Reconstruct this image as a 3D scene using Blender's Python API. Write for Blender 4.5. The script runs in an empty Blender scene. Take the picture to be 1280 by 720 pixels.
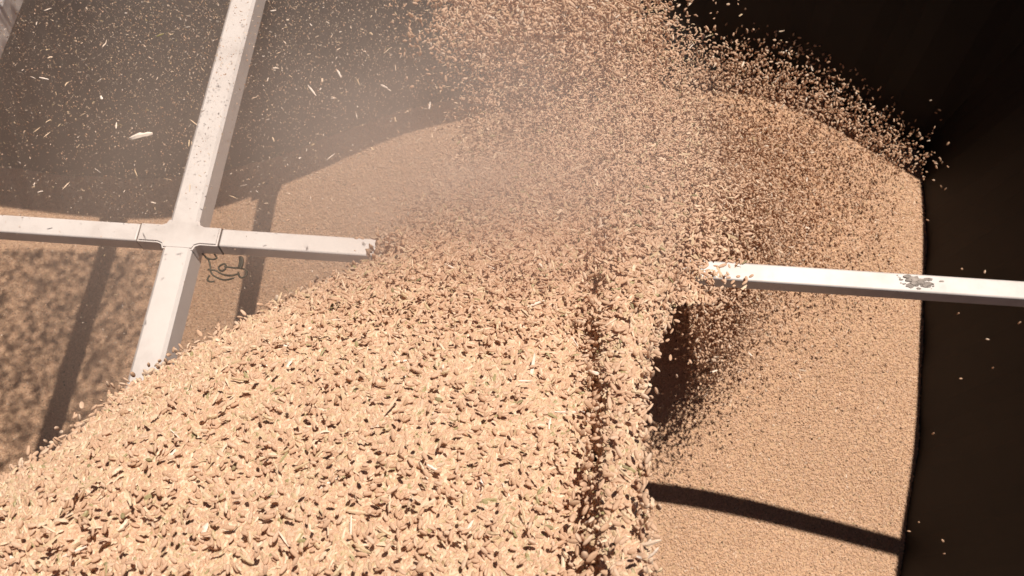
import bpy, bmesh, math, random
import numpy as np
from mathutils import Vector, Matrix, noise as mnoise
R = math.radians
rng = np.random.default_rng(7)
random.seed(7)
scene = bpy.context.scene
COL = scene.collection

# ------------------------------------------------------------------ camera
TILT, F, ZC = R(25), 1108.0, 1.77
cam = bpy.data.objects.new('camera', bpy.data.cameras.new('camera'))
COL.objects.link(cam)
cam.location = (0, 0, ZC); cam.rotation_euler = (TILT, 0, 0)
cam.data.sensor_width = 36; cam.data.lens = 36*F/1280
cam.data.clip_start = 0.02; cam.data.clip_end = 500
scene.camera = cam
cam.data.dof.use_dof = True; cam.data.dof.focus_distance = .72; cam.data.dof.aperture_fstop = 20
ct, st = math.cos(TILT), math.sin(TILT)
UP = np.array([0, ct, st]); FW = np.array([0, st, -ct])
def along(px, py, d):
    """point at axial distance d (metres) seen in direction px, py (array ok)"""
    px = np.asarray(px, float); py = np.asarray(py, float); d = np.asarray(d, float)
    x = (px-640)/F*d; u = (360-py)/F*d
    return np.stack([x, u*UP[1]+d*FW[1], ZC+u*UP[2]+d*FW[2]], -1)
def project(p):
    q = p-np.array([0, 0, ZC])
    d = q@FW; return 640+F*q[..., 0]/d, 360-F*(q@UP)/d, d

# ------------------------------------------------------------------ light
SUN = Vector((-0.1757, -0.1583, -0.71)).normalized()     # direction the light travels
el = math.asin(-SUN.z); az = math.atan2(-SUN.x, -SUN.y)
w = bpy.data.worlds.new('World'); scene.world = w; w.use_nodes = True
nt = w.node_tree; bg = nt.nodes['Background']
sky = nt.nodes.new('ShaderNodeTexSky'); sky.sky_type = 'NISHITA'; sky.sun_disc = False
sky.sun_elevation = el; sky.sun_rotation = az
sky.dust_density = 0.3; sky.air_density = 0.22; sky.ozone_density = 0.6
nt.links.new(sky.outputs[0], bg.inputs[0]); bg.inputs[1].default_value = 0.05
sl = bpy.data.lights.new('sun', 'SUN'); sl.energy = 5.0; sl.angle = R(0.5); sl.color = (1.0, 0.93, 0.83)
so = bpy.data.objects.new('sun', sl); COL.objects.link(so); so.location = (1, 1, 5)
so.rotation_euler = SUN.to_track_quat('-Z', 'Y').to_euler()
vs = scene.view_settings; vs.view_transform = 'Standard'; vs.look = 'None'; vs.exposure = 0.13; vs.gamma = 1; vs.use_curve_mapping = False
scene.cycles.volume_bounces = 2
scene.cycles.volume_step_rate = 2.5; scene.cycles.volume_max_steps = 48; scene.cycles.max_bounces = 8; scene.cycles.diffuse_bounces = 6; scene.cycles.glossy_bounces = 2; scene.cycles.transmission_bounces = 2

# ------------------------------------------------------------------ tags
def tag(o, label=None, cat=None, group=None, kind=None):
    if label: o['label'] = label
    if cat: o['category'] = cat
    if group: o['group'] = group
    if kind: o['kind'] = kind
    return o
def empty(name, loc, rz=0):
    o = bpy.data.objects.new(name, None); COL.objects.link(o); o.location = loc; o.rotation_euler = (0, 0, rz)
    o.empty_display_size = 0.1
    return o
def link(name, me, mat, parent=None, smooth=False):
    o = bpy.data.objects.new(name, me); COL.objects.link(o)
    if mat: me.materials.append(mat)
    if parent: o.parent = parent
    if smooth:
        for p in me.polygons: p.use_smooth = True
    return o

# ------------------------------------------------------------------ materials
def mat(name):
    m = bpy.data.materials.new(name); m.use_nodes = True
    return m, m.node_tree, m.node_tree.nodes['Principled BSDF']
def N(t, typ, **kw):
    n = t.nodes.new(typ)
    for k, v in kw.items(): setattr(n, k, v)
    return n
def ramp(t, fac, stops):
    r = N(t, 'ShaderNodeValToRGB'); e = r.color_ramp.elements
    e[0].position, e[0].color = stops[0][0], (*stops[0][1], 1)
    e[1].position, e[1].color = stops[-1][0], (*stops[-1][1], 1)
    for p, c in stops[1:-1]:
        x = e.new(p); x.color = (*c, 1)
    t.links.new(fac, r.inputs[0]); return r.outputs[0]
def noise_tex(t, scale, detail=4, rough=.6, vec='Object', dist=0):
    tc = N(t, 'ShaderNodeTexCoord'); n = N(t, 'ShaderNodeTexNoise')
    n.inputs['Scale'].default_value = scale; n.inputs['Detail'].default_value = detail
    n.inputs['Roughness'].default_value = rough; n.inputs['Distortion'].default_value = dist
    t.links.new(tc.outputs[vec], n.inputs['Vector']); return n.outputs['Fac']

def grain_material():
    m, t, b = mat('wheat_kernel')
    a = N(t, 'ShaderNodeAttribute', attribute_type='INSTANCER', attribute_name='tint')
    c = ramp(t, a.outputs['Fac'], [(0.0, (.07, .045, .025)), (.03, (.10, .06, .03)), (.035, (.26, .22, .10)), (.05, (.34, .29, .15)),
                                   (.055, (.64, .41, .26)), (.35, (.74, .485, .325)), (.7, (.80, .545, .38)), (.95, (.85, .64, .48)), (1, (.88, .74, .60))])
    n = noise_tex(t, 380, 2)
    mx = N(t, 'ShaderNodeMixRGB', blend_type='MULTIPLY'); mx.inputs[0].default_value = .25
    t.links.new(c, mx.inputs[1])
    t.links.new(ramp(t, n, [(.35, (.62, .55, .48)), (.65, (1, 1, 1))]), mx.inputs[2])
    t.links.new(mx.outputs[0], b.inputs['Base Color'])
    b.inputs['Roughness'].default_value = .6
    b.inputs['Specular IOR Level'].default_value = .3
    tl = N(t, 'ShaderNodeBsdfTranslucent'); t.links.new(mx.outputs[0], tl.inputs[0]); ms = N(t, 'ShaderNodeMixShader'); ms.inputs[0].default_value = .25
    t.links.new(b.outputs[0], ms.inputs[1]); t.links.new(tl.outputs[0], ms.inputs[2]); t.links.new(ms.outputs[0], t.nodes['Material Output'].inputs[0])
    return m
MG = grain_material()
def chaff_material():
    m, t, b = mat('straw_chaff')
    a = N(t, 'ShaderNodeAttribute', attribute_type='INSTANCER', attribute_name='tint')
    c = ramp(t, a.outputs['Fac'], [(0, (.30, .26, .12)), (.15, (.50, .36, .2)), (.5, (.72, .52, .36)), (1, (.85, .72, .62))])
    t.links.new(c, b.inputs['Base Color']); b.inputs['Roughness'].default_value = .55
    return m
MC = chaff_material()
def heap_material(name, dark, light, sc=330, fine=True):
    m, t, b = mat(name)
    tc = N(t, 'ShaderNodeTexCoord')
    v = N(t, 'ShaderNodeTexVoronoi'); v.inputs['Scale'].default_value = sc
    t.links.new(tc.outputs['Object'], v.inputs['Vector'])
    big = noise_tex(t, 9, 5)
    mix = N(t, 'ShaderNodeMixRGB', blend_type='MIX')
    t.links.new(ramp(t, v.outputs['Distance'], [(0, light), (.5, light), (.85, dark)]), mix.inputs[1])
    t.links.new(ramp(t, v.outputs['Color'], [(0, dark), (1, light)]), mix.inputs[2]); mix.inputs[0].default_value = .45
    mu = N(t, 'ShaderNodeMixRGB', blend_type='MULTIPLY'); mu.inputs[0].default_value = 1
    t.links.new(mix.outputs[0], mu.inputs[1]); t.links.new(ramp(t, big, [(.3, (.88, .86, .84)), (.7, (1, 1, 1))]), mu.inputs[2])
    t.links.new(mu.outputs[0], b.inputs['Base Color'])
    bp = N(t, 'ShaderNodeBump'); bp.inputs['Strength'].default_value = .6; bp.inputs['Distance'].default_value = .002; bp.invert = True
    t.links.new(v.outputs['Distance'], bp.inputs['Height']); t.links.new(bp.outputs[0], b.inputs['Normal'])
    b.inputs['Roughness'].default_value = .8
    return m
MH = heap_material('settled_wheat', (.42, .255, .15), (.68, .445, .28))
MK = heap_material('packed_wheat', (.38, .232, .145), (.58, .37, .245), 260)

def paint_material():
    m, t, b = mat('white_frame_paint')
    n1 = noise_tex(t, 7, 6, .7); n2 = noise_tex(t, 90, 4, .7)
    c1 = ramp(t, n1, [(.3, (.46, .40, .37)), (.5, (.61, .545, .515)), (.8, (.67, .61, .58))])
    c2 = ramp(t, n2, [(.22, (.45, .38, .32)), (.30, (1, 1, 1))])
    mu = N(t, 'ShaderNodeMixRGB', blend_type='MULTIPLY'); mu.inputs[0].default_value = .55
    t.links.new(c1, mu.inputs[1]); t.links.new(c2, mu.inputs[2])
    t.links.new(mu.outputs[0], b.inputs['Base Color']); b.inputs['Roughness'].default_value = .42
    bp = N(t, 'ShaderNodeBump'); bp.inputs['Strength'].default_value = .08; bp.inputs['Distance'].default_value = .001
    t.links.new(n2, bp.inputs['Height']); t.links.new(bp.outputs[0], b.inputs['Normal'])
    return m
MP = paint_material()
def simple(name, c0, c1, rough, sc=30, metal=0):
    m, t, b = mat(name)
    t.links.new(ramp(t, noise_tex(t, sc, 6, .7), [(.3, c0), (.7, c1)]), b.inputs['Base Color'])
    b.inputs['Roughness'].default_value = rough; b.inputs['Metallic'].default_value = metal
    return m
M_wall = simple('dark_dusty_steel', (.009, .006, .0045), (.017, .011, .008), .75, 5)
M_rust = simple('worn_patch', (.10, .08, .07), (.40, .33, .29), .7, 120)
M_seam = simple('dark_gap', (.06, .04, .03), (.16, .11, .09), .8, 60)
M_wire = simple('dull_wire', (.035, .028, .018), (.10, .08, .055), .6, 80, .3)

# ------------------------------------------------------------------ kernel & chaff meshes
def kernel_mesh(name, L, Wd, Ht, seg=9, rings=7, groove=.18):
    bm = bmesh.new(); rows = []
    for i in range(1, rings):
        u = i/rings; a = math.pi*u
        x = -math.cos(a)*L/2; r = math.sin(a)**.85
        taper = 1-.18*(u-.5)*2
        row = []
        for k in range(seg):
            th = 2*math.pi*k/seg
            y = math.cos(th)*Wd/2*r*taper; z = math.sin(th)*Ht/2*r*taper
            if k == round(seg*.25): z *= 1-groove*2
            row.append(bm.verts.new((x, y, z)))
        rows.append(row)
    a0 = bm.verts.new((-L/2*1.04, 0, 0)); a1 = bm.verts.new((L/2*1.04, 0, 0))
    for i in range(len(rows)-1):
        for k in range(seg):
            bm.faces.new((rows[i][k], rows[i][(k+1) % seg], rows[i+1][(k+1) % seg], rows[i+1][k]))
    for k in range(seg):
        bm.faces.new((a0, rows[0][(k+1) % seg], rows[0][k])); bm.faces.new((a1, rows[-1][k], rows[-1][(k+1) % seg]))
    bmesh.ops.recalc_face_normals(bm, faces=bm.faces)
    me = bpy.data.meshes.new(name); bm.to_mesh(me); bm.free()
    for p in me.polygons: p.use_smooth = True
    return me
KM = kernel_mesh('wheat_grain', .0062, .0031, .0023); KM.materials.append(MG)
def flake_mesh(name, L, Wd, bend, jag, seed):
    r = random.Random(seed); bm = bmesh.new(); n = 7; top = []; 
    for i in range(n):
        u = i/(n-1); x = (u-.5)*L; wv = Wd*(math.sin(math.pi*min(max(u, .06), .94))**.5)*(1+r.uniform(-jag, jag))
        z = bend*L*(1-(2*u-1)**2); off = r.uniform(-jag, jag)*Wd*.3
        top.append([bm.verts.new((x, off+s*wv/2, z+dz)) for s, dz in ((-1, 0), (0, Wd*.22), (1, 0), (0, -Wd*.05))])
    for i in range(n-1):
        for k in range(4):
            bm.faces.new((top[i][k], top[i][(k+1) % 4], top[i+1][(k+1) % 4], top[i+1][k]))
    bm.faces.new(top[0]); bm.faces.new(top[-1][::-1])
    bmesh.ops.recalc_face_normals(bm, faces=bm.faces)
    me = bpy.data.meshes.new(name); bm.to_mesh(me); bm.free(); me.materials.append(MC)
    return me
FM = [flake_mesh('chaff_flake', .011, .0022, .08, .25, 1), flake_mesh('chaff_flake', .017, .0017, .03, .15, 2), flake_mesh('chaff_flake', .008, .0034, .16, .3, 3)]

# the two source pieces are real, visible pieces of the scene
src_grain = bpy.data.objects.new('wheat_grain', KM); COL.objects.link(src_grain)
src_flake = bpy.data.objects.new('chaff_flake', FM[0]); COL.objects.link(src_flake)

src_husk = bpy.data.objects.new('chaff_flake', FM[2]); COL.objects.link(src_husk)

# ------------------------------------------------------------------ stuff = surface + scattered pieces in one object
def scatter_group():
    g = bpy.data.node_groups.new('scatter_pieces', 'GeometryNodeTree')
    g.interface.new_socket('Geometry', in_out='INPUT', socket_type='NodeSocketGeometry')
    g.interface.new_socket('Geometry', in_out='OUTPUT', socket_type='NodeSocketGeometry')
    gi = g.nodes.new('NodeGroupInput'); go = g.nodes.new('NodeGroupOutput'); j = g.nodes.new('GeometryNodeJoinGeometry')
    def attr(nm, ty):
        a = g.nodes.new('GeometryNodeInputNamedAttribute'); a.data_type = ty; a.inputs['Name'].default_value = nm
        return a.outputs['Attribute']
    rot = g.nodes.new('FunctionNodeEulerToRotation'); g.links.new(attr('rot', 'FLOAT_VECTOR'), rot.inputs[0])
    scl = attr('scl', 'FLOAT_VECTOR'); kind = attr('piece', 'INT')
    for k, ob in ((1, src_grain), (2, src_flake), (3, src_husk)):
        cmpn = g.nodes.new('FunctionNodeCompare'); cmpn.data_type = 'INT'; cmpn.operation = 'EQUAL'
        ins = [s for s in cmpn.inputs if s.type == 'INT']
        g.links.new(kind, ins[0]); ins[1].default_value = k
        oi = g.nodes.new('GeometryNodeObjectInfo'); oi.transform_space = 'ORIGINAL'; oi.inputs['Object'].default_value = ob
        oi.inputs['As Instance'].default_value = True
        ip = g.nodes.new('GeometryNodeInstanceOnPoints')
        g.links.new(gi.outputs[0], ip.inputs['Points']); g.links.new(cmpn.outputs[0], ip.inputs['Selection'])
        g.links.new(oi.outputs['Geometry'], ip.inputs['Instance'])
        g.links.new(rot.outputs[0], ip.inputs['Rotation']); g.links.new(scl, ip.inputs['Scale'])
        g.links.new(ip.outputs[0], j.inputs[0])
    g.links.new(gi.outputs[0], j.inputs[0]); g.links.new(j.outputs[0], go.inputs[0])
    return g
SG = scatter_group()
def stuff(name, surf_v, surf_f, P, rot, scl, tint, piece, mat_, label, cat):
    n0 = len(surf_v); n = len(P)
    V = np.vstack([surf_v, P]) if n0 else P
    me = bpy.data.meshes.new(name)
    me.from_pydata(V.tolist(), [], surf_f)
    def put(nm, ty, arr, key, w):
        a = me.attributes.new(nm, ty, 'POINT'); full = np.zeros((n0+n, w) if w > 1 else n0+n, arr.dtype); full[n0:] = arr
        a.data.foreach_set(key, full.ravel())
    put('rot', 'FLOAT_VECTOR', rot.astype(np.float32), 'vector', 3)
    put('scl', 'FLOAT_VECTOR', scl.astype(np.float32), 'vector', 3)
    put('tint', 'FLOAT', tint.astype(np.float32), 'value', 1)
    put('piece', 'INT', piece.astype(np.int32), 'value', 1)
    o = link(name, me, mat_, smooth=True)
    md = o.modifiers.new('scatter', 'NODES'); md.node_group = SG
    tag(o, label, cat, kind='stuff')
    return o
def rand_rot(n, flat=None, base=(0, 0)):
    """random euler; flat = spread of tilt about the x/y axes"""
    if flat is None: return rng.uniform(-math.pi, math.pi, (n, 3))
    r = np.zeros((n, 3)); r[:, 0] = rng.uniform(-math.pi, math.pi, n); r[:, 1] = rng.normal(0, flat, n); r[:, 2] = rng.uniform(-math.pi, math.pi, n)
    return r
def rand_scl(n, s=1.0, jit=.14):
    b = s*(1+rng.normal(0, jit*.7, n)); r = np.stack([b*(1+rng.normal(0, jit, n)), b, b], -1)
    return np.clip(r, .4*s, 1.9*s)
def rand_tint(n, lo=0.0):
    return np.clip(rng.random(n)*(1-lo)+lo, 0, 1)
def fields(x, y, seed, sc):
    """cheap smooth pseudo noise in about -1..1"""
    r = np.random.default_rng(seed); out = np.zeros_like(x)
    for k in range(7):
        a = r.uniform(0, 2*math.pi); f = sc*r.uniform(.6, 1.9); ph = r.uniform(0, 7)
        out += np.sin((np.cos(a)*x+np.sin(a)*y)*f+ph)
    return out/3.2

# ------------------------------------------------------------------ trailer
PIV = (-.444, .567, 0); RZ = R(-4.2)
def loc2w(x, y):
    c, s = math.cos(RZ), math.sin(RZ); return PIV[0]+c*x-s*y, PIV[1]+s*x+c*y
def w2loc(x, y):
    c, s = math.cos(-RZ), math.sin(-RZ); dx, dy = x-PIV[0], y-PIV[1]; return c*dx-s*dy, s*dx+c*dy
def box_mesh(name, x0, x1, y0, y1, z0, z1, bev=.0):
    bm = bmesh.new()
    bmesh.ops.create_cube(bm, size=1, matrix=Matrix.Translation(((x0+x1)/2, (y0+y1)/2, (z0+z1)/2)) @ Matrix.Diagonal((x1-x0, y1-y0, z1-z0, 1)))
    if bev: bmesh.ops.bevel(bm, geom=bm.edges[:], offset=bev, segments=3, affect='EDGES', profile=.5)
    me = bpy.data.meshes.new(name); bm.to_mesh(me); bm.free()
    for p in me.polygons: p.use_smooth = p.area < (bev*2)*(max(x1-x0, y1-y0, z1-z0)) if bev else False
    return me
WY0, WY1, WX0, WX1, WT = -1.35, .715, -2.2, 1.445, .75
SLOPE = {'x': .12, 'y': .223}
def ribbed_wall(name, axis, a0, a1, base, out, z0, z1):
    """corrugated panel running along axis with real thickness and a rounded top rail"""
    bm = bmesh.new(); n = int((a1-a0)/.04); rows = []
    for i in range(n+1):
        a = a0+(a1-a0)*i/n; k = i % 5
        d = 0 if k in (0, 1, 2) else out*.004
        rows.append((a, d))
    def P(a, b, z):
        b = b-out*(WT-z)*SLOPE[axis]
        return (a, b, z) if axis == 'x' else (b, a, z)
    vs_ = [[bm.verts.new(P(a, base+d+t_, z)) for (t_, z) in ((0, z0), (0, z1-.03), (out*.02, z1-.03), (out*.02, z0))] for a, d in rows]
    for i in range(n):
        for k in range(4):
            bm.faces.new((vs_[i][k], vs_[i][(k+1) % 4], vs_[i+1][(k+1) % 4], vs_[i+1][k]))
    bm.faces.new(vs_[0]); bm.faces.new(vs_[-1][::-1])
    bmesh.ops.recalc_face_normals(bm, faces=bm.faces)
    me = bpy.data.meshes.new(name); bm.to_mesh(me); bm.free(); return me
body = empty('grain_trailer', PIV, RZ)
tag(body, 'dark dusty steel trailer box with deep shaded walls around the wheat', 'trailer')
def wall_part(axis, a0, a1, base, out, label=None):
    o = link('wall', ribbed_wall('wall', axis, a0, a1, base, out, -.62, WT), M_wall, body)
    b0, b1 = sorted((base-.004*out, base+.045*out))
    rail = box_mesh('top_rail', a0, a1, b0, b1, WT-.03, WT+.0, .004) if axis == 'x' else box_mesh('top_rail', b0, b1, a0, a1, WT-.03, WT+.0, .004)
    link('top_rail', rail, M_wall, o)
    if label: o['label'] = label
wall_part('x', WX0, WX1, WY1, 1, 'long dark wall beyond the wheat heap')
wall_part('x', WX0, WX1, WY0, -1)
wall_part('y', WY0, WY1, WX1, 1, 'dark end wall at the right of the wheat')
wall_part('y', WY0, WY1, WX0, -1)
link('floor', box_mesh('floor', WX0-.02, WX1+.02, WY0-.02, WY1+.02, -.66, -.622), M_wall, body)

# ------------------------------------------------------------------ white frame
ZB = .71
frame = empty('tarp_frame', (*PIV[:2], ZB), RZ)
tag(frame, 'white painted steel tube frame of crossing bars spanning above the wheat', 'frame')
TH = .0125
def hoop(x):
    """bow of the frame: level across the opening, ends bent down to the wall tops"""
    bm = bmesh.new(); hw, hh = .0195, .022; prof = []
    bw = .004
    sec = [(-hw, -hh+bw), (-hw, hh-bw), (-hw+bw, hh), (hw-bw, hh), (hw, hh-bw), (hw, -hh+bw), (hw-bw, -hh), (-hw+bw, -hh)]
    path = [(WY0+.01, .03)] + [(WY0+.01+(.1)*(1-math.cos(a)), .03-.13+.13+0*a) for a in ()]
    pts = [(WY0+.02, .0), (WY0+.4, 0.0), (0, 0), (WY1-.3, 0), (WY1-.02, 0.0)]
    pts = [(y, -.0) for y, z in pts]
    rows = [[bm.verts.new((x+sx, y, z-.0075+sz)) for sx, sz in sec] for y, z in pts]
    for i in range(len(rows)-1):
        for k in range(8): bm.faces.new((rows[i][k], rows[i][(k+1) % 8], rows[i+1][(k+1) % 8], rows[i+1][k]))
    bm.faces.new(rows[0]); bm.faces.new(rows[-1][::-1])
    bmesh.ops.recalc_face_normals(bm, faces=bm.faces)
    me = bpy.data.meshes.new('hoop'); bm.to_mesh(me); bm.free(); return me
for x in (0, -.385, -.84, -1.3, -1.75):
    h = link('hoop', hoop(x), MP, frame)
    for yy, sgn in ((WY1, 1), (WY0, -1)):
        y0, y1 = sorted((yy-sgn*.02, yy+sgn*.03))
        link('end_plate', box_mesh('end_plate', x-.035, x+.035, y0, y1, -.028+.07, -.028+.078, .001) if False else box_mesh('end_plate', x-.035, x+.035, y0, y1, .0172, .0252, .001), MP, h)
def tube(x0, x1, name='ridge_tube'):
    return link(name, box_mesh(name, x0, x1, -.0132, .0132, -.0125, .0132, .0026), MP, frame)
tube(-2.19, -.0575); rt = tube(.0535, 1.44)
rt['label'] = 'long white bar section reaching the right wall with a worn dark patch'
# cross socket with small gusset fillets
def socket():
    bm = bmesh.new(); a, b, c = .0565, .0136, .0206; f = .008
    o = [(-a, -b), (-c-f, -b), (-c-f*.3, -b-f*.3), (-c, -b-f), (c, -b-f), (c+f*.3, -b-f*.3), (c+f, -b), (a-.004, -b),
         (a-.004, b), (c+f, b), (c+f*.3, b+f*.3), (c, b+f), (-c, b+f), (-c-f*.3, b+f*.3), (-c-f, b), (-a, b)]
    lo = [bm.verts.new((x, y, -.0137)) for x, y in o]; hi = [bm.verts.new((x, y, .0152)) for x, y in o]
    bm.faces.new(hi); bm.faces.new(lo[::-1]); n = len(o)
    for i in range(n): bm.faces.new((lo[i], lo[(i+1) % n], hi[(i+1) % n], hi[i]))
    bmesh.ops.recalc_face_normals(bm, faces=bm.faces)
    bmesh.ops.bevel(bm, geom=[e for e in bm.edges if abs(e.verts[0].co.z-e.verts[1].co.z) < 1e-5], offset=.0022, segments=2, affect='EDGES')
    me = bpy.data.meshes.new('cross_socket'); bm.to_mesh(me); bm.free(); return me
sk = link('cross_socket', socket(), MP, frame)
for x in (-.0569, .0529):
    link('seam', box_mesh('seam', x-.0006, x+.0006, -.01345, .01345, -.0128, .0134, .0), M_seam, sk)
# worn patch on the right bar: thin chipped-paint island, a hair proud of the tube
def patch():
    bm = bmesh.new(); r = random.Random(4)
    for q in range(46):
        cx_ = .977+r.gauss(0, .013); cy_ = r.gauss(-.0005, .0042); rx = r.uniform(.0015, .0065)*(1.2 if abs(cx_-.977) < .014 else .5); ry = rx*r.uniform(.25, .6)
        if abs(cy_)+ry > .0115: continue
        z = .0137+.00003*q; n = 9; ph = r.random()*6
        pts = [(cx_+rx*math.cos(6.283*k/n+ph)*r.uniform(.6, 1.1), cy_+ry*math.sin(6.283*k/n+ph)*r.uniform(.6, 1.1)) for k in range(n)]
        a = [bm.verts.new((x, y, z)) for x, y in pts]; b = [bm.verts.new((x, y, .012)) for x, y in pts]
        bm.faces.new(a)
        for i in range(n): bm.faces.new((b[i], b[(i+1) % n], a[(i+1) % n], a[i]))
    bmesh.ops.recalc_face_normals(bm, faces=bm.faces)
    me = bpy.data.meshes.new('worn_patch'); bm.to_mesh(me); bm.free(); return me
link('worn_patch', patch(), M_rust, rt)

# ------------------------------------------------------------------ wire hook under the crossing
def tube_mesh(bm, pts, r, seg=6):
    pts = [Vector(p) for p in pts]; rows = []
    for i, p in enumerate(pts):
        d = (pts[min(i+1, len(pts)-1)]-pts[max(i-1, 0)]).normalized()
        a = d.orthogonal().normalized() if i == 0 else (rows_a-d*rows_a.dot(d)).normalized()
        rows_a = a; b = d.cross(a)
        rows.append([bm.verts.new(p+(a*math.cos(2*math.pi*k/seg)+b*math.sin(2*math.pi*k/seg))*r) for k in range(seg)])
    for i in range(len(rows)-1):
        for k in range(seg): bm.faces.new((rows[i][k], rows[i][(k+1) % seg], rows[i+1][(k+1) % seg], rows[i+1][k]))
    bm.faces.new(rows[0][::-1]); bm.faces.new(rows[-1])
def smooth_path(ps, n=6):
    ps = [Vector(p) for p in ps]; out = []
    for i in range(len(ps)-1):
        p0, p1, p2, p3 = ps[max(i-1, 0)], ps[i], ps[i+1], ps[min(i+2, len(ps)-1)]
        for k in range(n):
            t = k/n; out.append(.5*((2*p1)+(p2-p0)*t+(2*p0-5*p1+4*p2-p3)*t*t+(3*p1-p0-3*p2+p3)*t**3))
    return out+[ps[-1]]
# local coords in mm from the frame crossing: x right, y down the picture, z down
wires = [[(24, 14, 6), (34, 22, 8), (38, 30, 10), (40, 38, 12), (46, 44, 13), (60, 48, 14), (74, 45, 12)],
         [(36, 36, 10), (46, 36, 12), (56, 40, 14), (68, 42, 12), (80, 39, 10)],
         [(52, 30, 8), (58, 27, 8), (60, 33, 9), (55, 37, 10), (50, 33, 10), (53, 28, 9)],
         [(58, 31, 8), (70, 31, 10), (80, 31, 10), (88, 34, 9), (90, 41, 8), (85, 46, 8), (80, 42, 9), (78, 37, 10)],
         [(78, 16, 4), (79, 24, 7), (78, 32, 9)],
         [(80, 17, 4), (82, 25, 6), (80, 33, 8)],
         [(40, 44, 11), (38, 50, 12), (42, 53, 12), (48, 52, 12)],
         [(30, 20, 6), (40, 22, 7), (46, 20, 6), (42, 15, 5)]]
hook = empty('wire_hook', (*PIV[:2], ZB), RZ)
for i, ws in enumerate(wires):
    bm = bmesh.new(); tube_mesh(bm, smooth_path([(x/1000, -y/1000, -z/1000-.004) for x, y, z in ws]), .0013 if i not in (4, 5) else .0022)
    me = bpy.data.meshes.new('wire_loop'); bm.to_mesh(me); bm.free(); link('wire_loop', me, M_wire, hook, smooth=True)
tag(hook, 'tangle of bent rusty wire loops hanging under the white bar crossing', 'wire')

# ------------------------------------------------------------------ heap
def H(x, y):
    h = -.13+.43*np.exp(-((x-.36)**2/(2*.42**2)+(y-1.15)**2/(2*.62**2)))
    h += .13*np.exp(-((x+.28)**2/(2*.22**2)+(y-1.08)**2/(2*.22**2)))-.035*np.exp(-((x+1.0)/.3)**2)+.05*np.exp(-((x-.80)**2/(2*.25**2)+(y-1.12)**2/(2*.25**2)))+.055*np.exp(-((x-.12)**2+(y-.32)**2)/.09)-.165/(1+np.exp(-(x-.74)/.14))/(1+np.exp((y-.36)/.09))+.02*fields(x, y, 3, 3.0)+.006*fields(x, y, 4, 9.0)
    return h
nx, ny = 220, 150
lx = np.linspace(WX0+.001, WX1-.001, nx); ly = np.linspace(WY0+.001, WY1-.001, ny)
LX, LY = np.meshgrid(lx, ly); c, s = math.cos(RZ), math.sin(RZ)
GX = PIV[0]+c*LX-s*LY; GY = PIV[1]+s*LX+c*LY; GZ = H(GX, GY)
sv = np.stack([GX, GY, GZ], -1).reshape(-1, 3)
sf = [(j*nx+i, j*nx+i+1, (j+1)*nx+i+1, (j+1)*nx+i) for j in range(ny-1) for i in range(nx-1)]
def in_box(x, y):
    c, s = math.cos(-RZ), math.sin(-RZ); dx, dy = x-PIV[0], y-PIV[1]
    a, b = c*dx-s*dy, s*dx+c*dy
    return (a > WX0) & (a < WX1-.004) & (b > WY0) & (b < WY1-.004)
n = 560000
x = rng.uniform(-1.35, 1.15, n); y = rng.uniform(-.05, 1.45, n)
p = np.stack([x, y, H(x, y)+rng.normal(.0004, .0007, n)], -1)
qx, qy, qd = project(p)
k = in_box(x, y) & (qx > -30) & (qx < 1310) & (qy > -30) & (qy < 750) & ~((qx < 730) & (qy > 400+.0*qx) & (qy > 700-.55*qx))
p = p[k]; n = len(p)
tn = rand_tint(n, .06)*.82+.02; dk = rng.random(n) < .006; tn[dk] = .01
pc = np.where(rng.random(n) < .03, 2, 1)
stuff('wheat_heap', sv, sf, p, rand_rot(n, .22), rand_scl(n, .76), tn, pc, MH, 'sunlit heap of settled wheat filling the dark trailer below', 'wheat heap')
print('heap grains', n)

# ------------------------------------------------------------------ stream
LB = np.array([(612, 0), (575, 60), (540, 110), (490, 168), (440, 250), (395, 330), (350, 420), (318, 488), (285, 525), (220, 562), (150, 592), (110, 596), (60, 566), (0, 525), (-60, 490)][::-1], float)
RB = np.array([(-60, 745), (0, 778), (50, 812), (100, 834), (150, 846), (250, 858), (330, 850), (390, 826), (450, 806), (500, 796), (600, 795), (760, 800)], float)
DP = np.array([(-80, 1.22), (0, 1.14), (100, 1.05), (200, .92), (300, .78), (400, .67), (500, .58), (600, .52), (720, .46), (800, .43)], float)
def lbound(py): return np.where(py > 612, -(py-612)*1.5, np.interp(py, LB[:, 0], LB[:, 1]))
def rbound(py): return np.interp(py, RB[:, 0], RB[:, 1])
def cre(py): return 744+np.where(py < 330, (330-py)*.12, 0)+4*np.sin(py/37.)+3*np.sin(py/11.)
def depth(px, py):
    """axial distance of the stream's upper face"""
    d = np.interp(py, DP[:, 0], DP[:, 1])
    lb = lbound(py); e = np.clip((px-lb)/120, 0, 1)
    d = d+.05*(1-e)**2                                    # rounds off at the left edge
    k = np.clip((py-200)/150, 0, 1)
    sag = .034*np.clip((px-480)/250, 0, 1)**2*k            # dips toward the crease
    cr = cre(py); band = 1/(1+np.exp(-(px-cr-6)/5))
    d = d+sag*(1-band)+(-.006+.10*np.clip((px-cr-40)/60, 0, 1)**2)*band*k
    d = d+.022*np.exp(-((px-cr+1)/6)**2)*k*np.clip(.55+.9*np.sin(py/19.)*np.sin(py/7.3+1), 0, 1.3)
    d = d+(.006*fields(px, py, 11, .022)+.0035*fields(px, py, 12, .07))*d/.6
    return d
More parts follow.
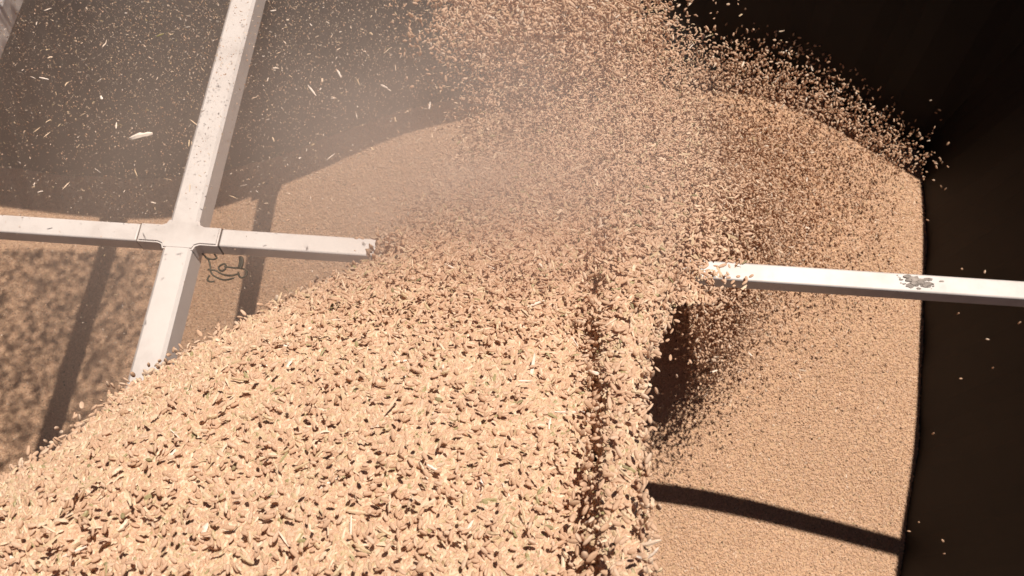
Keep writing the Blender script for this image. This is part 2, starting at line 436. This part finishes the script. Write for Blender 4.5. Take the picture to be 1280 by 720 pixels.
def dense(px, py):
    """0..1 how closed the stream is"""
    lb, rb = lbound(py), rbound(py)
    wob = 10*fields(px, py, 15, .05)
    f = 1/(1+np.exp(-(px-lb+wob*np.where(py < 300, 2.2, .5))/np.where(py < 300, 19, 5)))*1/(1+np.exp((px-rb+wob*.5)/np.where(py > 380, 3.5, 19)))
    # thin dusty region behind the leap, closed plume on its right
    top = np.clip((330-py)/110, 0, 1)
    plume = 1/(1+np.exp(-(px-(728+.25*(150-np.clip(py, 0, 300))*-.3+wob*1.5))/22))
    lift = 1/(1+np.exp((py-85-wob)/16))*np.clip((px-490)/80, 0, 1)
    fan = 1/(1+np.exp(-(px-(488+(325-py)*.42+wob*2.5))/16))
    vis = np.maximum(np.maximum(plume, .36*lift), .06+.36*fan)
    return f*(1-top*(1-vis))
def unit_noise(n): return rng.random(n)
def gen(n, thick, thr=None):
    px = rng.uniform(-70, 940, n); py = rng.uniform(-70, 775, n)
    d = depth(px, py); f = dense(px, py)
    # keep probability follows how small pieces look at that distance
    keep = f*(np.minimum(d, 1.15)/1.15)**(1.15+.9*np.clip((420-py)/150, 0, 1))*(1-.45*np.clip((420-py)/150, 0, 1))
    k = unit_noise(n) < keep; px, py, d, f = px[k], py[k], d[k], f[k]
    loose = np.clip((450-py)/330, 0, 1)
    t = np.abs(rng.normal(0, 1, len(px)))*thick*(1+15*loose)-.0004
    up = (rng.random(len(px)) < .02+.12*loose)
    t = np.where(up, -np.abs(rng.normal(0, .008+.034*loose, len(px))), t)
    return px, py, d+t, f
px, py, dd, ff = gen(1500000, .0013)
P = along(px, py, dd); n = len(P)
hz = P[:, 2]-H(P[:, 0], P[:, 1]); k = hz > .02; P, px, py, dd = P[k], px[k], py[k], dd[k]; n = len(P)
print('stream grains', n)
# core: closed dark-gold body just under the loose surface, with real thickness
cx = np.arange(-90, 900, 9.); cy = np.arange(125, 790, 9.)
CX, CY = np.meshgrid(cx, cy); CF = dense(CX, CY)
ok = (CF > .72) & (CX > lbound(CY)+10+28*np.clip((365-CY)/60, 0, 1)) & (CX < rbound(CY)-9)
cd = depth(CX, CY)+.0007+.03*np.clip((300-CY)/120, 0, 1)
top = along(CX, CY, cd); edge = np.clip(np.minimum(CX-lbound(CY), rbound(CY)-CX)/70, 0, 1)
bot = along(CX, CY, cd+.006+.055*np.sqrt(np.clip(edge, 0, 1)))
m_, n_ = CX.shape; idx = np.arange(m_*n_).reshape(m_, n_); faces = []
okf = ok[:-1, :-1] & ok[1:, :-1] & ok[:-1, 1:] & ok[1:, 1:]; off = m_*n_
for j in range(m_-1):
    for i in range(n_-1):
        if not okf[j, i]: continue
        a, b, c_, d_ = idx[j, i], idx[j, i+1], idx[j+1, i+1], idx[j+1, i]
        faces.append((a, d_, c_, b)); faces.append((a+off, b+off, c_+off, d_+off))
        if j == 0 or not okf[j-1, i]: faces.append((a, b, b+off, a+off))
        if j == m_-2 or not okf[j+1, i]: faces.append((d_, d_+off, c_+off, c_))
        if i == 0 or not okf[j, i-1]: faces.append((a, a+off, d_+off, d_))
        if i == n_-2 or not okf[j, i+1]: faces.append((b, c_, c_+off, b+off))
allv = np.vstack([top.reshape(-1, 3), bot.reshape(-1, 3)])
used = np.unique(np.array([v for f in faces for v in f])); remap = -np.ones(len(allv), int); remap[used] = np.arange(len(used))
faces = [tuple(int(remap[v]) for v in f) for f in faces]; allv = allv[used]
rot = rand_rot(n, .2); near = np.clip((py-250)/150, 0, 1); rot[:, 0] = np.where(rng.random(n) < .75*near, rng.normal(0, .35, n)+R(25)*0, rot[:, 0]); rot[:, 0] += 0
pc = rng.choice([1, 2, 3], n, p=[.84, .05, .11])
sc = rand_scl(n, .74, .17)*(1+.14*((px > cre(py)+4) & (py > 240)))[:, None]*(1-.16*np.clip((300-py)/200, 0, 1))[:, None]
tn = rand_tint(n, .045); tn = np.where((pc == 1) & (tn > .06), .5+(tn-.5)*.72, tn); tn = np.where(pc != 1, np.where(rng.random(n) < .05, .04, .2+tn*.36), tn)
stuff('wheat_stream', allv, [list(f) for f in faces], P, rot, sc, tn, pc, MK, 'thick pouring stream of pale wheat leaping from lower left to the heap', 'wheat stream')

# ------------------------------------------------------------------ spray: loose airborne grains
sets = []
def add(px, py, d, keep=None):
    p_ = along(px, py, d)
    h = p_[:, 2]-H(p_[:, 0], p_[:, 1]); k = (h > .006) & in_box(p_[:, 0], p_[:, 1])
    sets.append(p_[k])
def surf_depth(px, py):
    d = np.full(len(px), 1.5)
    for _ in range(12):
        p_ = along(px, py, d); d = d+(p_[:, 2]-H(p_[:, 0], p_[:, 1]))*.75
    return d
# splash leaping along the heap crest at the upper right
m = 3400; u = rng.beta(1.25, 1.35, m)*1.04; cxs = 850+u*290; cys = 92+ (u*u)*105+10
px = cxs+rng.normal(0, 18, m); py = cys-np.abs(rng.normal(0, 1, m))*(22+30*np.sin(math.pi*np.clip(u*1.05, 0, 1)))+rng.normal(6, 10, m)
add(px, py, surf_depth(px, py)-rng.uniform(.02, .25, m))
m = 150; px = rng.uniform(830, 1190, m); py = rng.uniform(0, 320, m)
add(px, py, surf_depth(px, py)-rng.uniform(.05, .45, m))
m = 45; px = rng.uniform(1120, 1279, m); py = rng.uniform(0, 700, m); add(px, py, surf_depth(px, py)-rng.uniform(.03, .4, m))
# grains tossed above the sunny heap, right of the stream
m = 26000; px = rng.normal(906, 32, m); py = rng.normal(318, 48, m)+(px-912)*-.3; k = px > 862
add(px[k], py[k], surf_depth(px[k], py[k])-rng.uniform(.10, .34, k.sum()))
m = 14000; px = 800+np.abs(rng.normal(0, 1, m))*140; py = rng.normal(240, 80, m); k = (py > 110+(px-800)*.2) & (px < 1130); px, py = px[k], py[k]
add(px, py, surf_depth(px, py)-np.abs(rng.normal(0, .05, len(px)))-.01)
m = 4200; px = 862+np.abs(rng.normal(0, 1, m))*45-np.abs(rng.normal(0, 1, m))*14; py = rng.normal(395, 45, m)+(px-830)*.12; k = (px > rbound(py)+14) & ((px > 872) | (rng.random(m) < .12)); px, py = px[k], py[k]
add(px, py, surf_depth(px, py)-rng.uniform(.02, .30, len(px)))
# top: broken leading spray against the dark wall
m = 2600; px = rng.normal(665, 75, m); py = rng.normal(22, 34, m); k = (px > 505) & (px < 850); px, py = px[k], py[k]
add(px, py, rng.uniform(.85, 1.25, len(px)))
m = 260; px = rng.normal(820, 30, m); py = rng.uniform(0, 130, m); add(px, py, rng.uniform(1.0, 1.35, m))
m = 420; px = rng.normal(494, 13, m); py = rng.normal(312, 9, m); add(px, py, rng.uniform(.80, 1.04, m))
# fringe off the left edge of the stream
m = 500; py = rng.uniform(250, 620, m); px = lbound(py)-np.abs(rng.normal(0, 1, m))*16; add(px, py, depth(px, py)+rng.uniform(0, .12, m))
m = 260; py = rng.uniform(250, 720, m); px = cre(py)+rng.normal(-4, 9, m); add(px, py, depth(px-30, py)-rng.uniform(.002, .03, m))
m = 240; py = rng.uniform(330, 720, m); px = rbound(py)+np.abs(rng.normal(0, 1, m))*9; add(px, py, depth(px-30, py)+rng.uniform(-.02, .05, m))
S1 = np.vstack(sets)
# crossing dust grains over the shaded left, small ones
m = 34000; px = rng.uniform(-10, 700, m); py = rng.uniform(-10, 420, m); k = rng.random(m) < np.clip(1.15-py/330, .12, 1); px, py = px[k], py[k]
S2 = along(px, py, rng.uniform(1.15, 1.75, len(px))); k = (S2[:, 2] > H(S2[:, 0], S2[:, 1])+.01) & in_box(S2[:, 0], S2[:, 1]); S2 = S2[k]
# a thicker drift high over the left side, outside the view: it throws the mottled shade on the wheat
m = 18000; g = np.stack([rng.uniform(-1.55, -.83, m), rng.uniform(-.05, 1.02, m)], -1); hh = rng.uniform(1.38, 1.62, m)
kk = rng.random(m) < np.clip((-.80-g[:, 0])/.12, 0, 1); g, hh = g[kk], hh[kk]
S3 = np.stack([g[:, 0]+.2475*hh, g[:, 1]+.223*hh, hh-.1], -1)
t7 = (S3[:, 2]-.71)/.71; by = w2loc(S3[:, 0]-.1757*t7, S3[:, 1]-.1583*t7)[1]; S3 = S3[np.abs(by) > .03]
qx, qy, qd = project(S3); S3 = S3[~((qx > -14) & (qx < 1290) & (qy > -14) & (qy < 730) & (qd > 0))]
print('spray', len(S1), len(S2), len(S3))
# the 300 that show largest against the dark become single grains
qx, qy, qd = project(S1)
darkbg = ((qx > 830) & (qy < 200)) | (qx > 1140) | ((qx > 795) & (qx < 900) & (qy > 330) & (qy < 520)) | ((qy < 60) & (qx > 505) & (qx < 830)) | (qx < lbound(qy)-6)
inside = (qx > 2) & (qx < 1278) & (qy > 2) & (qy < 718)
cand = np.where(darkbg & inside)[0]; cand = cand[np.argsort(qd[cand])][:279]
single = S1[cand]; rest = np.delete(S1, cand, 0)
# individually visible, hand-placed grains near the dark gap
extra = along([820, 838, 812, 813, 818, 809, 806, 868, 846], [435, 447, 463, 437, 420, 478, 496, 440, 470], [.72, .70, .69, .71, .73, .66, .66, .85, 1.1])
single = np.vstack([extra, single])
for i, q in enumerate(single):
    o = src_grain if i == 0 else src_grain.copy()
    if i: COL.objects.link(o)
    o.location = q; o.rotation_euler = rng.uniform(-3, 3, 3) if i > 1 else (.3, .2, (2.3, 1.4)[i])
    sx = rng.normal(1, .1); o.scale = (sx*1.05, sx, sx); o['tint'] = float(rng.uniform(.3, .98))
    qq = project(q[None])
    X, Y = qq[0][0], qq[1][0]
    if Y < 330 and X > 830: gl = ('single pale wheat grain tossed up over the dark upper right', 'wheat grains tossed up at the upper right')
    elif X > 795: gl = ('single plump wheat grain flying right beside the falling wheat edge', 'wheat grains flying beside the falling edge')
    elif Y < 70: gl = ('single wheat grain leaping against the dark wall at the top', 'wheat grains leaping at the top')
    else: gl = ('single wheat grain skipping off the left edge of the wheat stream', 'wheat grains skipping off the left edge')
    if i == 0: gl = ('plump wheat grain lying aslant over the dark gap, left of an upright one', gl[1])
    if i == 1: gl = ('upright plump wheat grain hanging alone in front of the dark gap', gl[1])
    tag(o, gl[0], 'wheat grain', gl[1])
A = np.vstack([rest, S2, S3]); n = len(A)
scs = np.vstack([rand_scl(len(rest), 1.08), rand_scl(len(S2), .34, .45)*np.array([.8, 1.1, 1.1]), rand_scl(len(S3), 1.75, .5)])
pc = np.concatenate([np.where(rng.random(len(rest)) < .04, 2, 1), rng.choice([1, 2, 3], len(S2), p=[.55, .2, .25]), np.ones(len(S3), int)])
stuff('wheat_spray', np.zeros((0, 3)), [], A, rand_rot(n), scs, rand_tint(n, .1), pc, None, 'loose cloud of airborne wheat grains and dust specks around the stream', 'wheat spray')

# ------------------------------------------------------------------ chaff flakes that can be told apart
specials = [ # px, py, depth, angle deg, length factor, mesh, label
 (176, 170, .80, 4, 1.15, 1, 'long pinkish straw splinter floating level over the dark left pane'),
 (55, 98, .85, -8, .8, 0, 'small pale chaff flake floating left, right of the cut-off bar'),
 (127, 122, .85, -60, .8, 2, 'bent pink chaff flake floating above the long straw splinter'),
 (200, 44, .9, 15, .8, 0, 'greenish chaff flake floating near the top, left of the white bar'),
 (424, 92, .85, -62, .9, 0, 'plump white husk floating right of the white bar near the top'),
 (390, 113, .85, -55, 1.0, 1, 'thin curved white husk right of the tall white bar'),
 (480, 108, .85, -38, .9, 0, 'white husk floating aslant between bar and wheat leap'),
 (537, 132, .9, 86, .9, 0, 'upright white husk floating over the shadow edge'),
 (716, 405, .56, 30, .8, 2, 'bright white husk flake in front of the dark crease'),
 (722, 432, .56, -55, .9, 1, 'pink straw bit below the bright husk beside the crease'),
 (215, 568, .47, 64, .7, 0, 'pale husk standing out on the lower left wheat slope'),
 (600, 605, .47, 68, 1.1, 2, 'broad pinkish husk lying on the lower middle wheat'),
 (540, 584, .47, -28, .9, 0, 'bright white husk on the wheat left of the broad pinkish one'),
 (500, 452, .58, 12, .9, 0, 'white husk lying on the middle of the wheat stream'),
 (665, 462, .60, 80, 1.4, 1, 'long pale straw standing upright in the dusty wheat'),
 (712, 515, .55, -3, 1.2, 1, 'level straw piece reaching toward the dark crease'),
 (378, 676, .44, 10, .7, 2, 'green leaf bit lying on the lower left wheat'),
 (92, 690, .44, 22, .9, 1, 'pale straw lying near the lower left corner')]
def place_flake(o, q, ang, s, dep):
    o.location = q
    o.rotation_mode = 'XYZ'; o.rotation_euler = (TILT*.9+rng.uniform(-.5, .5), rng.uniform(-.3, .3), R(ang)); o.scale = (s, s, s)
for i, (X, Y, D, a, s_, mi, lab) in enumerate(specials):
    o = src_flake if i == 0 else src_husk if i == 2 else bpy.data.objects.new('chaff_flake', FM[mi])
    if i not in (0, 2): COL.objects.link(o)
    if X > 700 or Y > 400: D = float(depth(np.array([X*1.]), np.array([Y*1.]))[0])-.006
    place_flake(o, along(X, Y, D), a, s_*(1.9 if i == 0 else 1), D)
    o['tint'] = .02 if 'green' in lab else .97
    tag(o, lab, 'chaff')
for i in range(170):
    if i < 110:
        X, Y = rng.uniform(0, 620), rng.uniform(0, 255); D = rng.uniform(.8, 1.4); g = ('small pale husk drifting in the dusty air over the shaded left', 'husks drifting over the shaded left')
        s_ = rng.uniform(.35, .75)
    else:
        Y = rng.uniform(330, 715); X = rng.uniform(float(lbound(np.array(Y)))+60, 735); D = float(depth(np.array([X]), np.array([Y]))[0])-.004
        g = ('pale husk lying loose on top of the wheat stream', 'husks lying on the wheat stream'); s_ = rng.uniform(.6, 1.15)
    o = bpy.data.objects.new('chaff_flake', FM[int(rng.integers(0, 3))]); COL.objects.link(o)
    place_flake(o, along(X, Y, D), rng.uniform(-180, 180), s_, D); o['tint'] = float(rng.uniform(.3, 1)); tag(o, g[0], 'chaff', g[1])

# ------------------------------------------------------------------ dust hanging in the air
def dust(name, centre, rad, dens, label, tilt=0, seed=0):
    bm = bmesh.new(); bmesh.ops.create_icosphere(bm, subdivisions=4, radius=1)
    for v in bm.verts:
        nn = mnoise.noise(v.co*1.3+Vector((seed*3.1, 0, 0)))*.22
        v.co = v.co*(1.02+abs(nn))
    me = bpy.data.meshes.new(name); bm.to_mesh(me); bm.free()
    m = bpy.data.materials.new(name); m.use_nodes = True; t = m.node_tree; t.nodes.remove(t.nodes['Principled BSDF'])
    v = t.nodes.new('ShaderNodeVolumePrincipled'); v.inputs['Color'].default_value = (1, .88, .81, 1)
    v.inputs['Anisotropy'].default_value = 0.1
    tc = N(t, 'ShaderNodeTexCoord'); gr = N(t, 'ShaderNodeTexGradient', gradient_type='SPHERICAL'); t.links.new(tc.outputs['Object'], gr.inputs[0])
    nz = N(t, 'ShaderNodeTexNoise'); nz.inputs['Scale'].default_value = 2.2; nz.inputs['Detail'].default_value = 3; t.links.new(tc.outputs['Object'], nz.inputs['Vector'])
    mr = N(t, 'ShaderNodeMapRange'); mr.inputs[1].default_value = .3; mr.inputs[2].default_value = .7; mr.inputs[3].default_value = .5; mr.inputs[4].default_value = 1.5
    t.links.new(nz.outputs['Fac'], mr.inputs[0])
    a = N(t, 'ShaderNodeMath', operation='MULTIPLY'); t.links.new(gr.outputs['Fac'], a.inputs[0]); t.links.new(mr.outputs[0], a.inputs[1])
    b = N(t, 'ShaderNodeMath', operation='MULTIPLY'); t.links.new(a.outputs[0], b.inputs[0]); b.inputs[1].default_value = dens
    t.links.new(b.outputs[0], v.inputs['Density'])
    t.links.new(v.outputs[0], t.nodes['Material Output'].inputs['Volume'])
    o = link(name, me, m); o.location = centre; o.scale = rad; o.rotation_euler = (0, 0, tilt)
    tag(o, label, 'dust', kind='stuff'); return o
c1 = along(170, 150, 1.45)
dust('dust_cloud', c1, (.95, .72, .38), 1.05, 'thin pinkish dust veil hanging over the shaded left side')
c2 = along(590, 200, .78)
dust('dust_plume', c2, (.25, .20, .18), 4.3, 'denser dust plume rising where the wheat stream leaps', seed=2)
